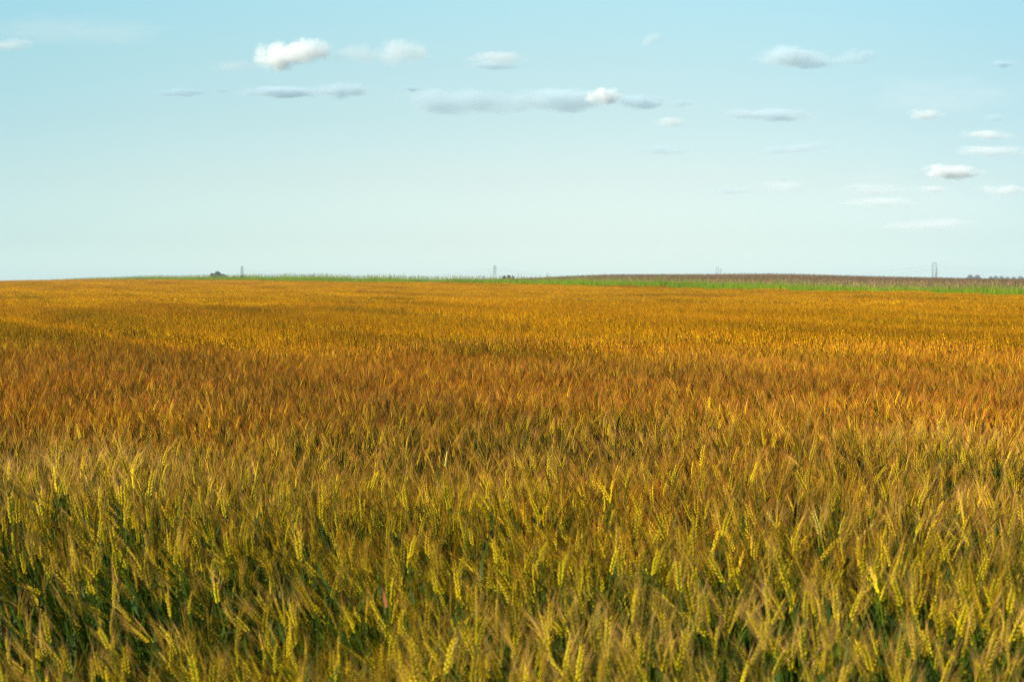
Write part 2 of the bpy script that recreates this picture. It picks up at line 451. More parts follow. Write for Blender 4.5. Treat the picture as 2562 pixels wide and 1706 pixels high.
# near crop: every plant is one repeat of a detailed variant
near_c = bpy.data.collections.new('wheat_near_sources')
for i in range(12):
    s = Soup(); st, ea, aw, lv = wheat_parts(random.Random(100 + i), 0)
    for q in [st, ea, aw] + lv: s.merge(q.arr())
    source(near_c, 'wheat_near_%02d' % i, s.mesh('wheat_near', WM, True))
def wedge(y0, y1, dens, r, k=.30, pad=.5):
    w1 = k * y1 + pad; n = int(dens * (y1 - y0) * 2 * w1)
    y = r.uniform(y0, y1, n); x = r.uniform(-w1, w1, n); keep = np.abs(x) < k * y + pad
    return x[keep], y[keep]
x, y = wedge(2.0, 22.25, 420, rng)
dn = vnoise(x * 1.3, y * 1.3, 21); keep = rng.uniform(0, 1, len(x)) < .35 + 1.1 * dn
x, y = x[keep], y[keep]
pos, rot, scl = place(x, y, rng)
scatter('wheat_crop_near', near_c, pos, rot, scl, rng.integers(0, 12, len(x)), 'green and gold bearded wheat filling the foreground')

# middle crop: half-metre patches of simplified plants
def simple_wheat(s, x, y, z, h, lx, ly, r, w=1.0, awn=6, thin_stem=True, full=True):
    top = np.array([x + lx * h, y + ly * h, z + h]); d = np.array([lx * 1.5, ly * 1.5, 1.0]); d /= np.linalg.norm(d)
    pv = r.random(); lo = np.array([x + lx * h * .3, y + ly * h * .3, z + h * .25])
    wv = .003 * w; az = r.uniform(0, math.pi); sd_ = np.array([math.cos(az), math.sin(az), 0])
    s.add([lo - sd_ * wv / 2, lo + sd_ * wv / 2, top], [(0, 1, 2)], 0, pv)
    Le = r.uniform(.07, .09); u, v, _ = frame(d)
    wd = .0068 * w
    if full:          # zig-zag ear with bumps
        V = []; n = 4
        for k in range(n):
            q = (k + .5) / n; rr = wd * (1.0 if k % 2 else .72) * (1.1 - .5 * q)
            for j in range(3):
                a = 2 * math.pi * j / 3 + k * .9
                V.append(top + d * Le * q + (u * math.cos(a) + v * math.sin(a)) * rr)
        V = [top] + V + [top + d * Le]
        F = [(0, 1, 2), (0, 2, 3), (0, 3, 1)]
        for k in range(n - 1):
            for j in range(3):
                a, b = 1 + 3 * k + j, 1 + 3 * k + (j + 1) % 3
                F += [(a, b, b + 3), (a, b + 3, a + 3)]
        o = 1 + 3 * (n - 1); F += [(o, o + 1, len(V) - 1), (o + 1, o + 2, len(V) - 1), (o + 2, o, len(V) - 1)]
    else:
        V = [top] + [top + d * Le * .45 + (u * math.cos(a) + v * math.sin(a)) * wd for a in (0, 2.1, 4.2)] + [top + d * Le]
        F = [(0, 1, 2), (0, 2, 3), (0, 3, 1), (1, 2, 4), (2, 3, 4), (3, 1, 4)]
    s.add(V, F, 1, pv)
    for k in range(awn):
        a = r.uniform(0, 2 * math.pi); b0 = top + d * Le * r.uniform(.2, 1)
        ad = d + (u * math.cos(a) + v * math.sin(a)) * r.uniform(.05, .3)
        la = r.uniform(.04, .08); a2 = a + 1.3; sv = (u * math.cos(a2) + v * math.sin(a2)) * .0011 * w
        s.add([b0 - sv, b0 + sv, b0 + ad * la], [(0, 1, 2)], 2, pv)
    if full:
        for k in range(2):
            az = r.uniform(0, 2 * math.pi); hd = np.array([math.cos(az), math.sin(az), 0]); sv = np.array([-hd[1], hd[0], 0]) * .004
            b0 = lo + (top - lo) * r.uniform(.3, .8)
            m1 = b0 + hd * .06 + np.array([0, 0, .08]); e1 = b0 + hd * .16 + np.array([0, 0, .04])
            s.add([b0 - sv, b0 + sv, m1 + sv, m1 - sv, e1], [(0, 1, 2), (0, 2, 3), (3, 2, 4)], 3, pv)
def patch(size, n, seed, w, awn, full):
    r = random.Random(seed); s = Soup()
    for i in range(n):
        simple_wheat(s, r.uniform(-size / 2, size / 2) * 1.06, r.uniform(-size / 2, size / 2) * 1.06, 0,
                     (CROP - .08) * r.gauss(1, .05), -.10 + r.gauss(0, .10), .03 + r.gauss(0, .10), r, w, awn, full=full)
    return s.mesh('patch', WM)
mid_c = bpy.data.collections.new('wheat_mid_sources')
for i in range(8): source(mid_c, 'wheat_mid_%02d' % i, patch(.5, 88, 300 + i, 1.15, 9, True))
far_c = bpy.data.collections.new('wheat_far_sources')
for i in range(6): source(far_c, 'wheat_far_%02d' % i, patch(2.0, 950, 400 + i, 1.9, 4, False))
def grid(size, y0, y1, k, pad, cond=None):
    X, Y = [], []
    ny = int(round((y1 - y0) / size))
    for j in range(ny):
        yy = y0 + (j + .5) * size; w = k * yy + pad; nx = int(w / size) + 1
        xs = (np.arange(-nx, nx) + .5) * size
        X.append(xs); Y.append(np.full(len(xs), yy))
    X, Y = np.concatenate(X), np.concatenate(Y)
    if cond is not None: c = cond(X, Y); X, Y = X[c], Y[c]
    return X, Y
def patch_place(X, Y, size, r, nvar):
    n = len(X); rz = r.uniform(-.35, .35, n)
    h = crop_height(X, Y)
    # the tramlines and drill rows that run across the field show as darker, lower lines
    row = X * .941 + Y * .337
    h = h - (.16 if size < 1 else .12) * (np.abs(((row / 9.0) % 1) - .5) < .07)
    z = terrain(X, Y) + (h - 1) * .55
    rot = np.zeros((n, 3)); rot[:, 2] = rz; 
    scl = np.stack([np.ones(n), np.ones(n), 1 + (h - 1) * .3], 1) * r.uniform(.97, 1.03, (n, 1))
    return np.stack([X, Y, z - .0], 1), rot, scl, r.integers(0, nvar, n)
X, Y = grid(.5, 22.0, 63.0, .30, 1.0, lambda x, y: x < border(y) - .3)
scatter('wheat_crop_middle', mid_c, *patch_place(X, Y, .5, rng, 8), 'rust and orange wheat across the middle of the field')
vis = lambda x, y: (x < border(y) - .8) & (x > -.30 * y - 4)
X, Y = grid(2.0, 63.0, 621.0, .34, 3.0, vis)
scatter('wheat_crop_far', far_c, *patch_place(X, Y, 2.0, rng, 6), 'golden ripe wheat running back to the green strip')

# ------------------------------------------------------------------ green grass strip along the far edge
gr_c = bpy.data.collections.new('grass_sources')
for i in range(6):
    r = random.Random(600 + i); s = Soup()
    for k in range(95):
        x0, y0 = r.uniform(-.6, .6), r.uniform(-.6, .6); h = r.uniform(.65, 1.08) ** 1.0
        az = r.uniform(0, 6.283); b = r.uniform(.03, .28); hd = np.array([math.cos(az), math.sin(az), 0]); aw = az + r.uniform(1, 2)
        sv = np.array([math.cos(aw), math.sin(aw), 0]); wd = r.uniform(.014, .03)
        p0 = np.array([x0, y0, 0]); p1 = p0 + np.array([0, 0, .55 * h]) + hd * b * .35; p2 = p0 + np.array([0, 0, h]) + hd * b
        s.add([p0 - sv * wd / 2, p0 + sv * wd / 2, p1 + sv * wd / 2, p1 - sv * wd / 2, p2], [(0, 1, 2), (0, 2, 3), (3, 2, 4)], 0, r.random())
    for k in range(2):
        x0, y0 = r.uniform(-.5, .5), r.uniform(-.5, .5); h = r.uniform(1.0, 1.2)
        tube(s, [(x0, y0, 0), (x0 + .04, y0, h * .8), (x0 + .1, y0, h)], [.006, .004, .014], 3, 1, r.random())
        tube(s, [(x0 + .1, y0, h), (x0 + .13, y0, h + .08)], [.018, .003], 3, 1, r.random())
    source(gr_c, 'grass_%02d' % i, s.mesh('grass', [M_GRASS, M_GRASS2]))
P_, R_, S_ = [], [], []
yy = 84.0
while yy < 640:
    st = .75 + yy / 900
    for k in range(7):
        y = yy + rng.uniform(-st, st) / 2; x = border(y) + .4 + k * .85 + rng.uniform(-.25, .25)
        h = 1.17 + .22 * smooth(105, 300, y) - .45 * smooth(360, 560, y)
        h *= .90 + .18 * float(vnoise(x * .12, y * .12, 31)) + rng.normal(0, .05)
        if rng.uniform() < .012: h *= 1.18
        P_.append((x, y, float(terrain(x, y)))); R_.append((0, 0, rng.uniform(0, 6.28))); S_.append((1.0, 1.0, h))
    yy += st
scatter('grass_strip', gr_c, P_, R_, S_, rng.integers(0, 6, len(P_)), 'tall green grass strip along the far edge of the wheat')

# ------------------------------------------------------------------ dry maize on the rise to the right
co_c = bpy.data.collections.new('corn_sources')
for i in range(6):
    r = random.Random(700 + i); s = Soup()
    for k in range(34):
        x0, y0 = (int(r.uniform(0, 4)) - 1.5) * .75 + r.gauss(0, .04), r.uniform(-1.5, 1.5); h = r.uniform(1.0, 1.38)
        pv = r.random(); ln = (r.gauss(0, .06), r.gauss(0, .06))
        tip = np.array([x0 + ln[0], y0 + ln[1], h])
        dk = 1 if r.random() < .15 else 0
        tube(s, [(x0, y0, 0), (x0 + ln[0] * .6, y0 + ln[1] * .6, h * .6), tip], [.015, .012, .006], 3, dk, pv)
        for q in range(7):
            z = h * (.25 + .1 * q) ; az = r.uniform(0, 6.28); hd = np.array([math.cos(az), math.sin(az), 0])
            sv = np.array([-hd[1], hd[0], .3]) * r.uniform(.018, .03)
            b0 = np.array([x0 + ln[0] * z, y0 + ln[1] * z, z]); m1 = b0 + hd * .13 + np.array([0, 0, .08 + .07 * r.random()])
            e1 = b0 + hd * r.uniform(.18, .32) + np.array([0, 0, -r.uniform(.0, .3)])
            s.add([b0 - sv * .6, b0 + sv * .6, m1 + sv, m1 - sv, e1], [(0, 1, 2), (0, 2, 3), (3, 2, 4)], 1 if r.random() < .12 else 0, r.random())
        for q in range(3):
            az = r.uniform(0, 6.28); e1 = tip + np.array([math.cos(az) * .05, math.sin(az) * .05, .16]); sv = np.array([.006, .004, 0])
            s.add([tip - sv, tip + sv, e1], [(0, 1, 2)], 0, pv)
    source(co_c, 'corn_%02d' % i, s.mesh('corn', [M_CORN, M_CORND]))
X, Y = grid(3.0, 80, 500, .31, 3, lambda x, y: (x > border(y) + 7.5) & (x / y > -.03) & (x < .31 * y + 4))
n = len(X); hh = (.88 + .24 * vnoise(X * .08, Y * .08, 41)) * (.62 + .38 * smooth(-.01, .06, X / Y))
scatter('dry_maize_crop', co_c, np.stack([X + rng.uniform(-.2, .2, n), Y, terrain(X, Y)], 1), np.stack([np.zeros(n), np.zeros(n), rng.uniform(-.2, .2, n)], 1),
        np.stack([np.ones(n), np.ones(n), hh], 1), rng.integers(0, 6, n), 'dry brown maize stalks on the rise beyond the green strip')
#OBJECTS-BEGIN
# ------------------------------------------------------------------ single plants that stand out at the front of the crop
M_PALE = simple_mat('bleached_ear', (.80, .62, .07), (.84, .70, .14), 30, .5, .2)
M_RED = simple_mat('red_dry_leaf', (.55, .13, .04), (.66, .20, .07), 20, .6, .25)
def remat(s, name, m):
    me = s.mesh(name, [m, m, m, m], True); return me
def plant_kit(seed, mats=None, h=None):
    st, ea, aw, lv = wheat_parts(random.Random(seed), 0, h)
    mt = mats or WM
    return [('stem', st.mesh('stem', mt, True), None), ('ear', ea.mesh('ear', mt, True), None), ('awns', aw.mesh('awns', mt), 'ear')] + \
           [('leaf', l.mesh('leaf', mt), None) for l in lv]
def put_plant(kit, loc, rot, scl):
    root = bpy.data.objects.new('wheat_plant', None); C.objects.link(root)
    root.location = loc; root.rotation_euler = rot; root.scale = scl; root.empty_display_size = .05
    made = {}
    for nm, me, par in kit:
        o = link(nm, me, made[par] if par else root)
        if nm == 'ear': made['ear'] = o
        if nm == 'awns': o['kind'] = 'stuff'
    return root
kits = [plant_kit(900 + i) for i in range(10)]
protos = {}
def copy_plant(root):
    c = root.copy(); C.objects.link(c)
    for ch in root.children:
        d = ch.copy(); C.objects.link(d); d.parent = c
        for gch in ch.children:
            e2 = gch.copy(); C.objects.link(e2); e2.parent = d
    return c
hr = np.random.default_rng(77)
need = 292; yv = 3.25 + 3.6 * hr.uniform(0, 1, need) ** 1.15; xv = hr.uniform(-.262, .262, need) * yv
hp, hrot, hs = place(xv, yv, hr, 1.045, .11)
lxv, _ = lean_at(xv, yv)
bpy.context.view_layer.update()
for i in range(need):
    k = int(hr.integers(0, 10))
    if k not in protos: protos[k] = root = put_plant(kits[k], hp[i], hrot[i], hs[i])
    else:
        root = copy_plant(protos[k]); root.location = hp[i]; root.rotation_euler = hrot[i]; root.scale = hs[i]
    a = Euler(hrot[i]).to_matrix() @ Vector((0, 0, 1))
    if a.x < -.10: lab, grp = 'tall green gold wheat plant leaning left in the front rows of the field', 'front wheat plants leaning left'
    elif a.x > .05: lab, grp = 'tall green gold wheat plant leaning right in the front rows of the field', 'front wheat plants leaning right'
    else: lab, grp = 'tall green gold wheat plant standing nearly upright in the front rows of the field', 'front wheat plants standing upright'
    tag(root, lab, 'wheat plant', grp)
def px(u, v, d): return ((u - 1281) / FPX * d, d, EYE + (HORI - v) / FPX * d)
def special(seed, u, vtop, d, lean, mats, lab, cat='wheat plant'):
    x, y, z = px(u, vtop, d); h = z - float(terrain(x, y))
    kit = plant_kit(seed, mats)
    r = put_plant(kit, (x - math.sin(lean) * h, y, float(terrain(x, y))), (0, lean, 0), (h / (CROP * math.cos(lean)),) * 3)
    tag(r, lab, cat); return r
PM = [M_STEM, M_PALE, M_AWN, M_LEAF]
special(921, 1985, 1242, 6.2, -.32, PM, 'bleached pale wheat ear leaning left, left arm of a V')
special(922, 2048, 1244, 6.15, .20, PM, 'bleached pale wheat ear leaning right, right arm of a V')
special(923, 2080, 1262, 5.9, -.02, PM, 'pale upright wheat ear just right of the V of bleached ears')
special(924, 1074, 1118, 8.4, -.08, PM, 'single whitish wheat ear upright in the middle of the green crop')
special(925, 1490, 1022, 10.6, -.14, PM, 'bleached wheat ear standing above the rust crop near the middle')
special(926, 1736, 1000, 11.6, -.10, PM, 'thin pale wheat ear standing above the rust crop right of the middle')
def dry_blade(u0, v0, u1, v1, d, lab):
    p0 = np.array(px(u0, v0, d)); p1 = np.array(px(u1, v1, d)); s = Soup()
    g0 = np.array([p1[0] + (p1[0] - p0[0]) * 1.2, d, float(terrain(p1[0], d))])
    c = link('dry_leaf', None) if False else None
    st = Soup(); tube(st, [g0, (g0 + p1) / 2 + [0, 0, .02], p1], [.002, .0018, .0015], 4, 0)
    n = np.array([1, .2, 0]) ; L = np.linalg.norm(p0 - p1)
    bl = Soup(); pts = [p1 + (p0 - p1) * q + np.array([0, .02 * math.sin(q * 3), 0]) for q in np.linspace(0, 1, 6)]
    ribbon(bl, pts, [.005, .007, .007, .006, .004, .001], n / np.linalg.norm(n), 0)
    root = bpy.data.objects.new('dry_stalk', None); C.objects.link(root); root.location = g0
    for nm, sp, mt in (('stem', st, M_STEM), ('leaf', bl, M_RED)):
        o = link(nm, sp.mesh(nm, [mt] * 4), root, tuple(-g0))
    tag(root, lab, 'dry stalk')
dry_blade(951, 1457, 965, 1522, 4.95, 'dry stalk with an upright red leaf in the front crop left of the middle')
dry_blade(182, 1140, 168, 1172, 8.2, 'dry stalk with a small red leaf in the green crop at the left')

# ------------------------------------------------------------------ far trees
def tree(u, vtop, wpx, dist, seed, label, cat='tree', group=None, name='tree', flat=.8, mt=None):
    r = random.Random(seed); wpx *= 1.45; x, y, ztop = px(u, vtop, dist); zg = float(terrain(x, y)) - .1
    H = ztop - zg; Wd = wpx / FPX * dist
    root = bpy.data.objects.new(name, None); C.objects.link(root); root.location = (x, y, zg)
    tag(root, label, cat, group)
    tr = Soup(); rad = .028 * H
    top = np.array([r.uniform(-.05, .05) * Wd, 0, H * .62])
    tube(tr, [(0, 0, 0), top * .5 + [r.uniform(-.02, .02) * H, 0, 0], top], [rad, rad * .75, rad * .4], 8, 0)
    crown_c = []
    nl = 7
    for i in range(nl):
        a = 2 * math.pi * i / nl + r.uniform(-.3, .3); rr = Wd * .5 * r.uniform(.35, .62)
        c = np.array([math.cos(a) * rr, math.sin(a) * rr, H * r.uniform(.56, .74)])
        crown_c.append((c, Wd * r.uniform(.20, .27))); tube(tr, [top * .75, (top * .8 + c) / 2, c], [rad * .4, rad * .25, rad * .1], 5, 0)
    crown_c.append((np.array([0, 0, H * .84]), min(Wd * .30, H * .16)))
    crown_c.append((np.array([r.uniform(-.1, .1) * Wd, 0, H * .70]), Wd * .30))
    cr = Soup(); lz = max(.2, min(1.1, Wd * .075))
    V, F, P = [], [], []
    for c, R in crown_c:
        Rz = min(R * flat, .15 * H)
        for k in range(300):
            d = np.array([r.gauss(0, 1), r.gauss(0, 1), r.gauss(0, 1)]); d /= np.linalg.norm(d)
            q = r.uniform(.55, 1.02) ** .6
            p = c + d * np.array([R, R, max(Rz, .10 * H)]) * q; p[2] = H - .4 * (H - p[2]) if p[2] > H * .97 else p[2]
            u_, v_, _ = frame(d + np.array([r.gauss(0, .5), r.gauss(0, .5), r.gauss(0, .5)])); s_ = lz * r.uniform(.5, 1.2)
            b = len(V); V += [p - u_ * s_ - v_ * s_ * .6, p + u_ * s_ - v_ * s_ * .4, p + v_ * s_]; F.append((b, b + 1, b + 2)); P += [r.random()] * 3
    cr.add(V, F, 0, np.array(P))
    link('trunk', tr.mesh('trunk', [M_BARK]), root); link('crown', cr.mesh('crown', [mt or M_CROWN]), root)
    return root
tree(531, 681, 13, 1000, 1, 'small dark round tree, left end of the clump on the left horizon')
tree(545, 678.5, 24, 1010, 2, 'broad dark domed tree in the middle of the clump on the left horizon')
tree(559, 683, 13, 1005, 3, 'low dark tree joined to the right side of the domed tree')
tree(568, 687.5, 9, 1000, 4, 'lowest dark bush at the right end of the left clump', 'bush', None, 'bush')
tree(607, 687.5, 20, 1020, 5, 'wide low dark bush just showing below the left lattice pylon', 'bush', None, 'bush')
tree(586, 689.5, 16, 1020, 6, 'flat low bush between the domed tree and the left pylon', 'bush', None, 'bush')
tree(1262, 689, 8, 700, 7, 'small dark bush right of the middle pylon, leftmost of three', 'bush', None, 'bush')
tree(1273, 687.5, 9, 700, 8, 'dark bush right of the middle pylon, tallest of three', 'bush', None, 'bush')
tree(1284, 690, 6, 700, 9, 'tiny dark bush right of the middle pylon, rightmost of three', 'bush', None, 'bush')
tree(2427, 686.5, 18, 2500, 10, 'hazy blue tree right of the largest pylon, left half of a pair')
tree(2445, 686.8, 18, 2520, 11, 'hazy blue tree right of the largest pylon, right half of a pair')
for i, (u, v, w, lab) in enumerate([(2478, 691, 14, 'low hazy blue tree at the start of the far right tree row'),
        (2491, 689.5, 15, 'tallest hazy blue tree in the far right tree row'), (2505, 690, 14, 'hazy blue tree behind the maize, just right of the tallest of the row'),
        (2521, 692, 13, 'faint low tree in the middle of the far right row'), (2536, 691.5, 13, 'faint tree second from the right picture edge'),
        (2553, 690, 14, 'hazy blue tree at the right picture edge')]):
    tree(u, v, w, 3000, 20 + i, lab)

# ------------------------------------------------------------------ pylons, poles and cables
def bar(s, a, b, w, m=0):
    tube(s, [a, b], [w / 2, w / 2], 4, m)
def lattice(s, z0, z1, w0, w1, n, cx=0.0, t=.16, d0=None, d1=None):
    d0 = d0 or w0; d1 = d1 or w1
    def cs(q):
        w = w0 + (w1 - w0) * q; d = d0 + (d1 - d0) * q; z = z0 + (z1 - z0) * q
        return [np.array([cx + sx_ * w / 2, sy_ * d / 2, z]) for sx_, sy_ in ((-1, -1), (1, -1), (1, 1), (-1, 1))]
    for i in range(n):
        a, b = cs(1 - (1 - i / n)), cs((i + 1) / n)
        for j in range(4):
            bar(s, a[j], b[j], t); bar(s, a[j], b[(j + 1) % 4], t * .6); bar(s, a[(j + 1) % 4], b[j], t * .6); bar(s, b[j], b[(j + 1) % 4], t * .6)
def insulator(parent, p, L=1.8):
    s = Soup(); tube(s, [(0, 0, 0), (0, 0, -L)], [.04, .04], 5, 0)
    for k in range(7): tube(s, [(0, 0, -.2 - k * .2), (0, 0, -.28 - k * .2)], [.16, .10], 8, 0, cap=True)
    o = link('insulator', s.mesh('insulator', [M_STEEL]), parent, p); return o
def pylon(u, vtop, dist, kind, label):
    x, y, zt = px(u, vtop, dist); zg = float(terrain(x, y)) - .2; H = zt - zg
    root = bpy.data.objects.new('lattice_pylon', None); C.objects.link(root); root.location = (x, y, zg)
    tag(root, label, 'pylon', None); s = Soup(); arm = Soup(); at = []
    if kind == 'narrow':        # seen along the line: a slim tapering tower with short arms
        lattice(s, 0, H * .72, 5.6, 1.9, 9, t=.21); lattice(s, H * .72, H, 1.9, .7, 5, t=.2)
        for q, w in ((.76, 1.9), (.87, 1.6), (.96, 1.2)):
            for sg in (-1, 1):
                e = np.array([sg * w, 0, H * q + .2]); bar(arm, (0, 0, H * q), e, .2); bar(arm, (0, 0, H * q + 1.1), e, .16); at.append(e)
        parts = [('tower', s), ('cross_arm', arm)]
    else:                       # portal tower: two masts, oval head with two peaks
        W_ = 4.4 if kind == 'large' else 3.6
        parts = []
        for sg in (-1, 1):
            m = Soup(); lattice(m, 0, H * .66, 1.1, .9, 12, sg * W_ * .33, .2)
            parts.append(('mast', m))
        hd = Soup(); n = 12
        for i in range(n):       # bowed frame on either side
            for sg in (-1, 1):
                q0, q1 = i / n, (i + 1) / n
                f = lambda q: np.array([sg * (W_ * .33 + W_ * .24 * math.sin(q * math.pi) - q * W_ * .12), 0, H * (.66 + .34 * q)])
                for dy in (-.5, .5):
                    a, b = f(q0), f(q1); a[1] = b[1] = dy; bar(hd, a, b, .22)
                a, b = f(q0), f(q1); a[1] = -.5; b[1] = .5; bar(hd, a, b, .16)
                if i % 3 == 1:
                    g1, g2 = f(q0) * [.35, 1, 1], f(q1); bar(hd, g1, g2, .18)
        parts.append(('head_frame', hd))
        for q in (.74, .84, .93): 
            bar(arm, (-W_ * .5, 0, H * q), (W_ * .5, 0, H * q), .28); bar(arm, (-W_ * .5, 0, H * q), (W_ * .5, 0, H * q + .8), .14)
            for sg in (-1, 1): at.append(np.array([sg * W_ * .5, 0, H * q]))
        parts.append(('cross_arm', arm))
    for nm, sp in parts: link(nm, sp.mesh(nm, [M_STEEL]), root)
    for e in at: insulator(root, tuple(e))
    return np.array([x, y, zg]), at
PY = [pylon(606, 666, 1900, 'narrow', 'slim grey lattice pylon rising behind the low bush on the left horizon'),
      pylon(1238, 664, 1850, 'narrow', 'grey lattice pylon with spread legs behind the middle of the green strip'),
      pylon(1795, 667, 2500, 'small', 'faint hazy twin mast pylon behind the brown rise'),
      pylon(2337, 655, 2000, 'large', 'largest pylon, with twin masts and oval head, behind the dry maize at the right')]
def pole(u, vtop, dist, label, w=.34):
    x, y, zt = px(u, vtop, dist); zg = float(terrain(x, y)) - .2; H = zt - zg
    root = bpy.data.objects.new('utility_pole', None); C.objects.link(root); root.location = (x, y, zg)
    s = Soup(); tube(s, [(0, 0, 0), (0, 0, H)], [w * .6, w * .4], 10, 0, cap=True); link('pole', s.mesh('pole', [M_POLE]), root)
    a = Soup(); tube(a, [(-.45, 0, H - .5), (.45, 0, H - .5)], [.07, .07], 4, 0, cap=True); link('cross_arm', a.mesh('cross_arm', [M_POLE]), root)
    tag(root, label, 'utility pole')
pole(2343.5, 670, 1500, 'thin dark utility pole just right of the largest pylon', .52)
pole(1803, 672, 2200, 'thin grey pole just right of the faint twin mast pylon', .6)
def cable(p, q, sag, label, group, w=.05):
    s = Soup(); n = 24
    pts = [p + (q - p) * t_ + np.array([0, 0, -4 * sag * t_ * (1 - t_)]) for t_ in np.linspace(0, 1, n + 1)]
    tube(s, [a - p for a in pts], w, 4, 0); o = link('power_cable', s.mesh('power_cable', [M_STEEL]), None, tuple(p)); tag(o, label, 'power cable', group)
spans = [(0, 1, 'between the left and the middle pylon'), (1, 2, 'between the middle and the faint twin mast pylon'), (2, 3, 'between the two twin mast pylons')]
for a, b, tx in spans:
    for k in (0, 3, 4):
        cable(PY[a][0] + PY[a][1][k] - [0, 0, 1.8], PY[b][0] + PY[b][1][k] - [0, 0, 1.8], 9, 'thin grey power cable sagging ' + tx, 'power cables ' + tx)
for k in (0, 3, 4):
    a = PY[3][0] + PY[3][1][k] - [0, 0, 1.8]
    cable(a, a + np.array([420, -150, -1.5]), 9, 'thin grey power cable running right from the largest pylon', 'power cables right of the largest pylon')

# ------------------------------------------------------------------ clouds
def cloud_mat():
    m = bpy.data.materials.new('cloud_vapour'); m.use_nodes = True; t = m.node_tree; t.nodes.clear()
    o = t.nodes.new('ShaderNodeOutputMaterial'); v = t.nodes.new('ShaderNodeVolumePrincipled')
    oi = t.nodes.new('ShaderNodeObjectInfo'); tc = t.nodes.new('ShaderNodeTexCoord')
    sc_ = t.nodes.new('ShaderNodeSeparateColor'); t.links.new(oi.outputs['Color'], sc_.inputs[0])
    ln = t.nodes.new('ShaderNodeVectorMath'); ln.operation = 'LENGTH'; t.links.new(tc.outputs['Object'], ln.inputs[0])
    ad = t.nodes.new('ShaderNodeVectorMath'); ad.operation = 'MULTIPLY'; ad.inputs[1].default_value = (2.3, 2.3, 1.15)
    t.links.new(tc.outputs['Object'], ad.inputs[0])
    of = t.nodes.new('ShaderNodeVectorMath'); of.operation = 'ADD'; t.links.new(ad.outputs[0], of.inputs[0])
    cx = t.nodes.new('ShaderNodeCombineXYZ'); rr = math_node(t, 'MULTIPLY', oi.outputs['Random'], 60.0)
    for i in range(2): t.links.new(rr, cx.inputs[i])
    t.links.new(cx.outputs[0], of.inputs[1])
    n = t.nodes.new('ShaderNodeTexNoise'); n.inputs['Scale'].default_value = 1.0; n.inputs['Detail'].default_value = 6; n.inputs['Roughness'].default_value = .68; n.inputs['Distortion'].default_value = .4
    t.links.new(of.outputs[0], n.inputs['Vector'])
    r2 = math_node(t, 'MULTIPLY', ln.outputs['Value'], ln.outputs['Value'])
    f = math_node(t, 'SUBTRACT', math_node(t, 'MULTIPLY', n.outputs['Fac'], 4.2), math_node(t, 'MULTIPLY_ADD', r2, 1.45, 1.47))
    f = math_node(t, 'SUBTRACT', f, sc_.outputs['Green'])
    f = math_node(t, 'MULTIPLY', f, .95, clamp=True)
    dn = math_node(t, 'MULTIPLY', f, math_node(t, 'MULTIPLY', sc_.outputs['Red'], .075))
    t.links.new(dn, v.inputs['Density']); v.inputs['Anisotropy'].default_value = -0.2
    cc = mix_node(t, sc_.outputs['Blue'], (1.0, 1.0, .99), (.66, .83, .92)); t.links.new(cc, v.inputs['Color'])  # shade of the grey clouds is put into their scattering colour
    t.links.new(v.outputs[0], o.inputs['Volume']); return m
M_CLOUD = cloud_mat()
_ico = None
def ico():
    import bmesh
    bm = bmesh.new(); bmesh.ops.create_icosphere(bm, subdivisions=3, radius=1.0)
    me = bpy.data.meshes.new('cloud'); bm.to_mesh(me); bm.free(); me.materials.append(M_CLOUD); return me
ICO = ico()
def cloud(x0, x1, y0, y1, dens, thr, grey, label, tilt=0.0):
    """photo box (in 2355-wide pixels) -> ellipsoid of vapour at about 400 m"""
    k = 2562 / 2355; x0, x1, y0, y1 = x0 * k, x1 * k, y0 * k, y1 * k
    u, v = (x0 + x1) / 2, (y0 + y1) / 2
    d = min(max(400 * FPX / (HORI - v), 3200), 14000)
    c = px(u, v, d); m = d / FPX
    o = link('cloud', ICO, None, c)
    w, h = (x1 - x0) * m / 2 * 1.5, (y1 - y0) * m / 2 * 1.7
    o.scale = (w, max(h * 1.6, w * .45), h); o.rotation_euler = (0, -tilt, 0)
    dens *= 1.0 if dens > 3 and grey < .3 else (.85 if grey > .5 else .62)
    o.color = (dens * 60.0 / max(h, 1) / 6, thr, grey, 1)
    tag(o, label, 'cloud'); return o
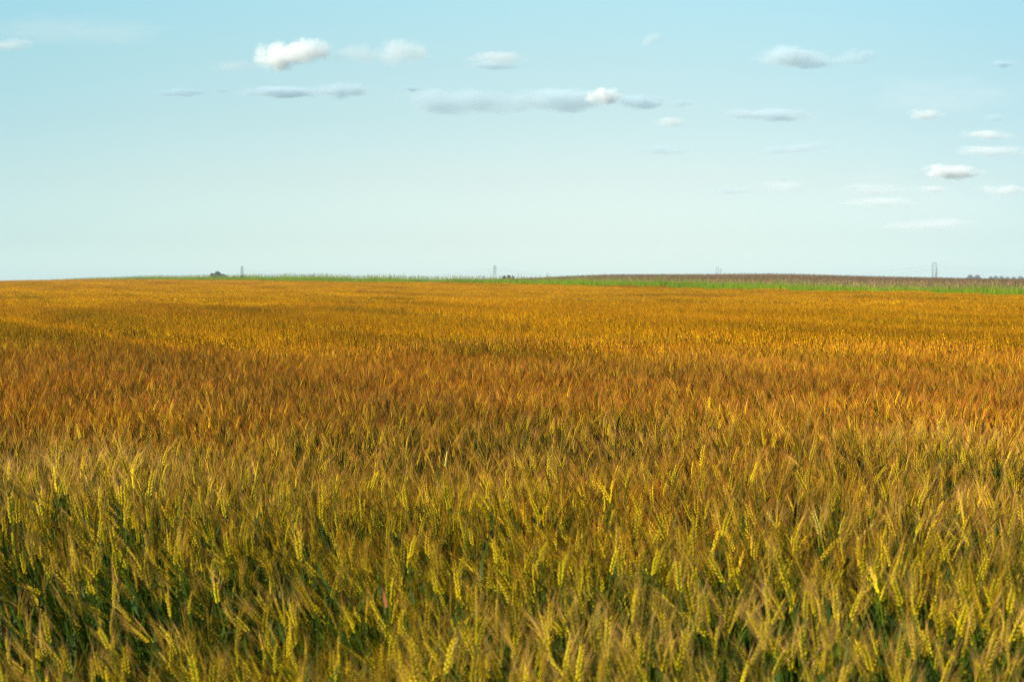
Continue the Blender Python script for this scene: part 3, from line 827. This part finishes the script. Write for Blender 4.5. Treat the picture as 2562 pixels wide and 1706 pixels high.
CL = [
 (588, 705, 104, 160, 4.6, -.12, 0, 'brightest white cloud, puffy, upper left of the middle', .05),
 (650, 765, 97, 145, 3.5, -.05, 0, 'white wisp overlapping the upper right of the brightest cloud', .12),
 (765, 880, 105, 145, 1.2, .0, .25, 'thin grey white veil right of the brightest cloud', .0),
 (860, 985, 96, 150, 2.4, -.02, .15, 'soft white cloud at the right end of the upper left group', .0),
 (1078, 1205, 122, 150, 2.6, -.02, .05, 'small cream cloud with a flat grey foot, upper middle', .0),
 (1075, 1200, 143, 163, 1.6, .0, .9, 'grey shadow band under the small cream cloud of the upper middle', .0),
 (720, 850, 193, 226, 2.6, -.05, .7, 'grey lens cloud at the right end of the thin left streak', .05),
 (555, 760, 204, 226, 1.8, .0, .8, 'thin grey streak cloud left of the grey lens cloud', .0),
 (355, 470, 207, 222, 1.6, .0, 1, 'thin grey sliver of cloud alone on the left', .0),
 (480, 530, 206, 214, 1.3, .0, 1, 'tiny grey cloud between the sliver and the streak on the left', .0),
 (480, 600, 143, 168, .8, .0, .5, 'very faint cloud just left of the brightest cloud', .0),
 (918, 1190, 210, 262, 1.9, -.14, .75, 'long blue grey cloud below the upper middle, left half', -.03),
 (1150, 1420, 212, 258, 1.9, -.14, .7, 'long blue grey cloud below the upper middle, right half', .0),
 (1345, 1425, 208, 242, 3.5, -.10, 0, 'bright white puff on top of the long blue grey cloud', .1),
 (1400, 1535, 222, 252, 2.4, -.05, .85, 'blue grey tail right of the bright white puff', .0),
 (1530, 1595, 232, 248, 1.4, .0, .9, 'small faint grey cloud past the end of the long tail', .0),
 (920, 970, 200, 212, 1.8, .0, 1, 'tiny grey cloud above the left end of the long blue grey cloud', .0),
 (1725, 1900, 114, 152, 2.6, -.08, .6, 'grey lens cloud in the upper right', -.03),
 (1790, 1930, 132, 160, 2.2, -.05, .85, 'blue grey underside cloud below the grey lens in the upper right', .0),
 (1900, 2008, 120, 150, 1.6, .0, .8, 'thin grey tail rising right of the upper right lens cloud', .12),
 (1470, 1525, 82, 108, 1.4, .0, .7, 'faint grey smudge of cloud high in the middle right', .2),
 (-30, 75, 92, 118, 2.4, -.05, .2, 'small cream cloud cut by the left picture edge', .0),
 (1665, 1870, 254, 280, 1.8, -.03, .7, 'flat grey cloud below the upper right lens', -.03),
 (1500, 1580, 273, 293, 1.8, -.02, .0, 'small flat cream cloud under the tail of the long grey cloud', .0),
 (2088, 2170, 254, 278, 2.6, -.05, .05, 'small cream cloud right of the flat grey cloud', -.03),
 (2255, 2310, 264, 282, 1.4, .0, .9, 'tiny grey cloud near the right picture edge below the grey dash', .0),
 (2270, 2335, 142, 156, 2.2, -.05, 1, 'thin dark grey dash of cloud near the upper right corner', .0),
 (2205, 2330, 302, 322, 1.8, -.02, .1, 'narrow cream streak near the right edge, upper one of two', .0),
 (2190, 2360, 338, 360, 1.4, -.02, .15, 'narrow cream streak near the right edge, lower one of two', .0),
 (2125, 2260, 382, 412, 3.4, -.08, .0, 'bright white flat cloud low on the right', -.05),
 (1740, 1860, 418, 446, 1.5, -.02, .1, 'pale flat cloud low at the right of the middle', .0),
 (2108, 2175, 428, 444, 1.9, -.03, .0, 'small pale cloud under the bright white flat cloud', .0),
 (2255, 2360, 426, 450, 2.2, -.05, .0, 'cream cloud low at the right picture edge', .0),
 (1920, 2090, 425, 450, .9, .0, .15, 'faint pale streak low on the right, upper one of a stack', .0),
 (1930, 2110, 455, 476, 1.0, .0, .1, 'faint pale streak low on the right, lower one of a stack', .0),
 (2030, 2250, 506, 532, 1.0, .0, .1, 'lowest pale streak of cloud above the right horizon', .03),
 (1460, 1590, 338, 358, 1.0, .0, .8, 'faint grey streak in the middle right of the open sky', .0),
 (1740, 1910, 334, 354, .9, .0, .7, 'faint grey streak right of the other faint streak', .08),
 (1620, 1740, 432, 448, .7, .0, .6, 'very faint grey streak left of the pale flat low cloud', .0),
 (1880, 2400, 395, 545, .35, -.30, .1, 'broad faint veil of thin cloud behind the low streaks on the right', .0),
 (1960, 2380, 180, 262, .30, -.30, .1, 'faint thin veil of cloud in the upper right above the narrow streaks', .0),
 (-60, 420, 45, 105, .30, -.30, .1, 'faint warm veil of thin cloud in the upper left corner', .0),
]
for c_ in CL: cloud(*c_)

# ------------------------------------------------------------------ haze
import bmesh
bm = bmesh.new(); bmesh.ops.create_cube(bm, size=1.0)
me = bpy.data.meshes.new('haze'); bm.to_mesh(me); bm.free()
hz = link('haze', me, None, (0, 1600, 6)); hz.scale = (6400, 3500, 60)
mh = bpy.data.materials.new('haze_air'); mh.use_nodes = True; t = mh.node_tree; t.nodes.clear()
o_ = t.nodes.new('ShaderNodeOutputMaterial'); v_ = t.nodes.new('ShaderNodeVolumePrincipled')
v_.inputs['Color'].default_value = (.86, .96, 1.0, 1); v_.inputs['Density'].default_value = 1.6e-4
t.links.new(v_.outputs[0], o_.inputs['Volume']); me.materials.append(mh)
tag(hz, kind='stuff')
#OBJECTS-END
